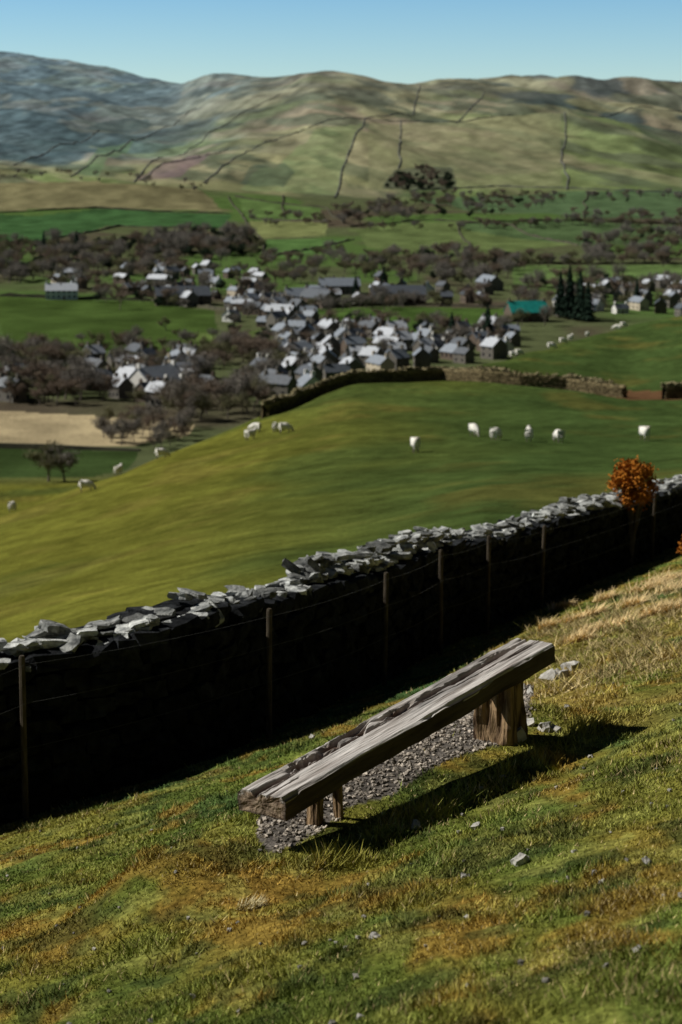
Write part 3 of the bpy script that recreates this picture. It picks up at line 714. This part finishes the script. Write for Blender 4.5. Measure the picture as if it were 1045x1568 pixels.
big=[house_parts(24,10,5,wallm[0],slate[1],8),house_parts(30,11,5.5,wallm[2],slate[2],9),house_parts(18,9,5,wallm[1],slate[0],6)]
placed=[]
def house(q,parts,ang,name='stone_house',s=1.0):
    e=bpy.data.objects.new(name,None);sc.collection.objects.link(e);e.location=(q[0],q[1],gz(*q)+.2);e.rotation_euler=(0,0,ang);e.scale=(s,s,s)
    for nme,me in parts: add(nme,me,e)
def cluster(pts,n,dmin,ang0,kinds=variants):
    c=0
    for _ in range(n*14):
        if c>=n: break
        q=site(*rpoly(pts),430)
        if not q or any((q[0]-a)**2+(q[1]-b_)**2<dmin**2 for a,b_ in placed): continue
        placed.append(q);c+=1
        house(q,random.choice(kinds),ang0+random.choice((0,math.pi/2,math.pi/2))+random.gauss(0,.25),s=random.uniform(.75,1.05))
cluster([(335,470),(400,452),(470,480),(500,515),(450,520),(360,500)],28,11,1.0)
cluster([(430,515),(560,505),(640,515),(780,512),(790,535),(770,550),(640,562),(520,592),(440,575)],70,11.5,.5)
cluster([(400,570),(520,580),(500,610),(420,612)],12,12,.5)
cluster([(120,550),(290,550),(320,600),(240,625),(130,600)],28,13,.8)
cluster([(60,430),(135,425),(130,460),(60,462)],9,14,.2)
cluster([(180,425),(260,405),(400,425),(400,470),(300,470),(190,455)],36,15,.6)
cluster([(430,450),(560,432),(660,445),(650,470),(440,470)],12,24,.1,variants+big[:2]+big[:2])
cluster([(670,445),(770,440),(760,470),(680,470)],8,16,.2,variants+big[:2])
cluster([(830,470),(930,440),(1060,440),(1060,490),(960,485),(850,492)],28,18,.4,variants+big[:1])
cluster([(-10,590),(50,588),(50,622),(-10,620)],4,15,.3)
for u,v,k,a in [(95,457,big[2],.1),(520,450,big[0],.1),(610,465,big[1],.05),(240,603,big[2],.9),(280,465,big[1],.15),(470,467,big[0],.3)]:
    q=site(u,v,430);house(q,k,a)
q=site(806,493,430)
tp=house_parts(19,12,4.5,wallm[2],teal,5);house(q,tp,.25,'teal_roofed_building')
print('houses',time.time()-t0)

# ------------------------------------------------------------------ sheep
wool=material('wool',(.85,.83,.76),(.68,.64,.56),scale=14,rough=1,spec=0,bump=.02,bscale=30)
face=material('sheep_face',(.6,.55,.48),(.4,.36,.3),scale=8)
hoof=material('sheep_leg',(.25,.21,.17),(.12,.1,.08),scale=8)
def sheep_mesh(graze,seed):
    vs=[(-.42,0,.66),(-.2,0,.68),(.12,0,.67),(.36,0,.69)]
    rd=[(.2,.22),(.28,.3),(.285,.3),(.22,.25)]
    ed=[(0,1),(1,2),(2,3)]
    if graze: nk=[(.54,0,.58,.13,.14),(.66,0,.40,.1,.11),(.72,0,.24,.075,.085),(.80,0,.11,.045,.05)]
    else: nk=[(.5,0,.85,.15,.16),(.58,0,1.0,.11,.115),(.68,0,1.04,.085,.095),(.82,0,.97,.045,.05)]
    pv=3
    for a,b_,c,r1,r2 in nk: vs.append((a,b_,c));rd.append((r1,r2));ed.append((pv,len(vs)-1));pv=len(vs)-1
    for sy in (-1,1):
        for base,pts in ((0,[(-.40,.12,.52,.11),(-.33,.13,.40,.07),(-.45,.13,.26,.04),(-.42,.13,.05,.035),(-.39,.13,.0,.035)]),(3,[(.34,.11,.50,.09),(.33,.12,.38,.055),(.35,.12,.24,.038),(.34,.12,.05,.032),(.37,.12,.0,.034)])):
            pv=base
            for a,b_,c,r in pts: vs.append((a,b_*sy,c));rd.append((r,r));ed.append((pv,len(vs)-1));pv=len(vs)-1
    vs.append((-.58,0,.62));rd.append((.06,.06));ed.append((0,len(vs)-1));vs.append((-.62,0,.48));rd.append((.045,.045));ed.append((len(vs)-2,len(vs)-1))
    me=bpy.data.meshes.new('tmp');me.from_pydata(vs,ed,[]);ob=bpy.data.objects.new('tmp',me);sc.collection.objects.link(ob)
    sk=ob.modifiers.new('s','SKIN')
    for i,r in enumerate(rd): me.skin_vertices[0].data[i].radius=r
    me.skin_vertices[0].data[1].use_root=True
    ob.modifiers.new('d','SUBSURF').levels=2
    bpy.context.view_layer.update()
    ev=ob.evaluated_get(bpy.context.evaluated_depsgraph_get());m2=bpy.data.meshes.new_from_object(ev);m2.name='sheep_body'
    bpy.data.objects.remove(ob)
    for q in (wool,face,hoof): m2.materials.append(q)
    n_=len(m2.vertices);co=np.zeros(n_*3);m2.vertices.foreach_get('co',co);co=co.reshape(-1,3);no_=np.array([tuple(v.normal) for v in m2.vertices])
    hd=((co[:,0]>.62)&(co[:,2]<.45)) if graze else (co[:,0]>.56)&(co[:,2]>.9)
    body=(co[:,2]>.38)&~hd
    co+=no_*((.025*fbm(co[:,0]*14+seed,co[:,1]*14+co[:,2]*13,3,seed)+.02)*body)[:,None]
    m2.vertices.foreach_set('co',co.ravel())
    for pl in m2.polygons:
        c=pl.center;pl.use_smooth=True
        isH=(c.x>.62 and c.z<.45) if graze else (c.x>.56 and c.z>.9)
        pl.material_index=1 if isH else (2 if c.z<.3 else 0)
    bm=bmesh.new();bm.from_mesh(m2)
    hx,hz_=(.66,.33) if graze else (.6,1.08)
    for sy in (-1,1):
        q=[bm.verts.new((hx,sy*.06,hz_)),bm.verts.new((hx-.04,sy*.12,hz_+.03)),bm.verts.new((hx-.03,sy*.2,hz_-.01)),bm.verts.new((hx+.02,sy*.12,hz_-.03))]
        f=bm.faces.new(q);f.material_index=1
    bm.to_mesh(m2);bm.free()
    return m2
sh=[sheep_mesh(True,1),sheep_mesh(False,2),sheep_mesh(True,3)]
for u,v,k,a,s in [(20,782,0,1.4,1.05),(133,753,0,0.1,1.15),(182,719,1,1.2,1.05),(248,702,0,.3,1.15),(391,661,0,2.8,1.1),(384,671,1,.7,1.1),(422,659,0,1.5,1.05),(437,661,2,.2,1.1),(637,691,1,-1.5,1.15),(727,668,0,-1.2,1.1),(760,675,2,1.0,1.1),(810,676,1,1.5,1.1),(855,676,0,1.9,1.1),(988,674,1,-1.4,1.15),
    (845,535,0,.1,1.3),(795,544,0,.4,1.2),(786,547,2,.4,1.2),(874,517,1,1,1.3),(862,522,0,.3,1.2),(900,512,0,1.2,1.2),(944,500,2,3,1.3),(955,499,0,.4,1.3)]:
    q=site_near(u,v,60,392 if v<600 else 230)
    o=add('sheep',sh[k]);o.location=(q[0],q[1],gz(*q)-.04);o.rotation_euler=(0,0,a);o.scale=(s*.88,s*.92,s*.92)

q=site_near(900,596,150,238)
tr=rough_block('stone_trough',2.0,.9,.8,3,.03,4,material('pale_trough',(.5,.48,.44),(.4,.38,.35)));o=add('stone_trough',tr);o.location=(q[0],q[1]-1.2,gz(q[0],q[1]-1.2)+.35)

# ------------------------------------------------------------------ light, world, camera
EL=math.radians(40)
AZ=math.radians(-8)
d=Vector((math.cos(EL)*math.cos(AZ),math.cos(EL)*math.sin(AZ),-math.sin(EL)))
sl=bpy.data.lights.new('sun','SUN');sl.energy=5.0;sl.angle=math.radians(.5);sl.color=(1,.97,.9)
so=bpy.data.objects.new('sun',sl);sc.collection.objects.link(so);so.rotation_euler=d.to_track_quat('-Z','Y').to_euler()
w=bpy.data.worlds.new('World');sc.world=w;w.use_nodes=True;N=w.node_tree.nodes;L=w.node_tree.links
sk=N.new('ShaderNodeTexSky');sk.sky_type='NISHITA';sk.sun_disc=False;sk.sun_elevation=EL;sk.sun_rotation=math.radians(-82);sk.altitude=200;sk.air_density=1.0;sk.dust_density=.2;sk.ozone_density=2
tcw=N.new('ShaderNodeTexCoord');sp=N.new('ShaderNodeSeparateXYZ');L.new(tcw.outputs['Generated'],sp.inputs[0])
rp=N.new('ShaderNodeValToRGB');L.new(sp.outputs['Z'],rp.inputs[0])
rp.color_ramp.elements[0].position=.0;rp.color_ramp.elements[0].color=(.85,.97,1,1)
rp.color_ramp.elements[1].position=.2;rp.color_ramp.elements[1].color=(.06,.07,.085,1)
e=rp.color_ramp.elements.new(.085);e.color=(.44,.68,.9,1)
mx=N.new('ShaderNodeMix');mx.data_type='RGBA';mx.blend_type='MULTIPLY';mx.inputs[0].default_value=1
L.new(sk.outputs[0],mx.inputs[6]);L.new(rp.outputs[0],mx.inputs[7])
L.new(mx.outputs[2],N['Background'].inputs[0]);N['Background'].inputs[1].default_value=.13
cam=bpy.data.cameras.new('camera');co=bpy.data.objects.new('camera',cam);sc.collection.objects.link(co);sc.camera=co
cam.sensor_fit='VERTICAL';cam.sensor_height=36;cam.sensor_width=24;cam.lens=F*36/1568
cam.clip_start=.1;cam.clip_end=40000
co.rotation_euler=(math.pi/2-TH,0,0)
cam.dof.use_dof=True;cam.dof.focus_distance=11.2;cam.dof.aperture_fstop=3.8
sc.view_settings.view_transform='Standard';sc.view_settings.look='None';sc.view_settings.exposure=0
print('done',time.time()-t0)
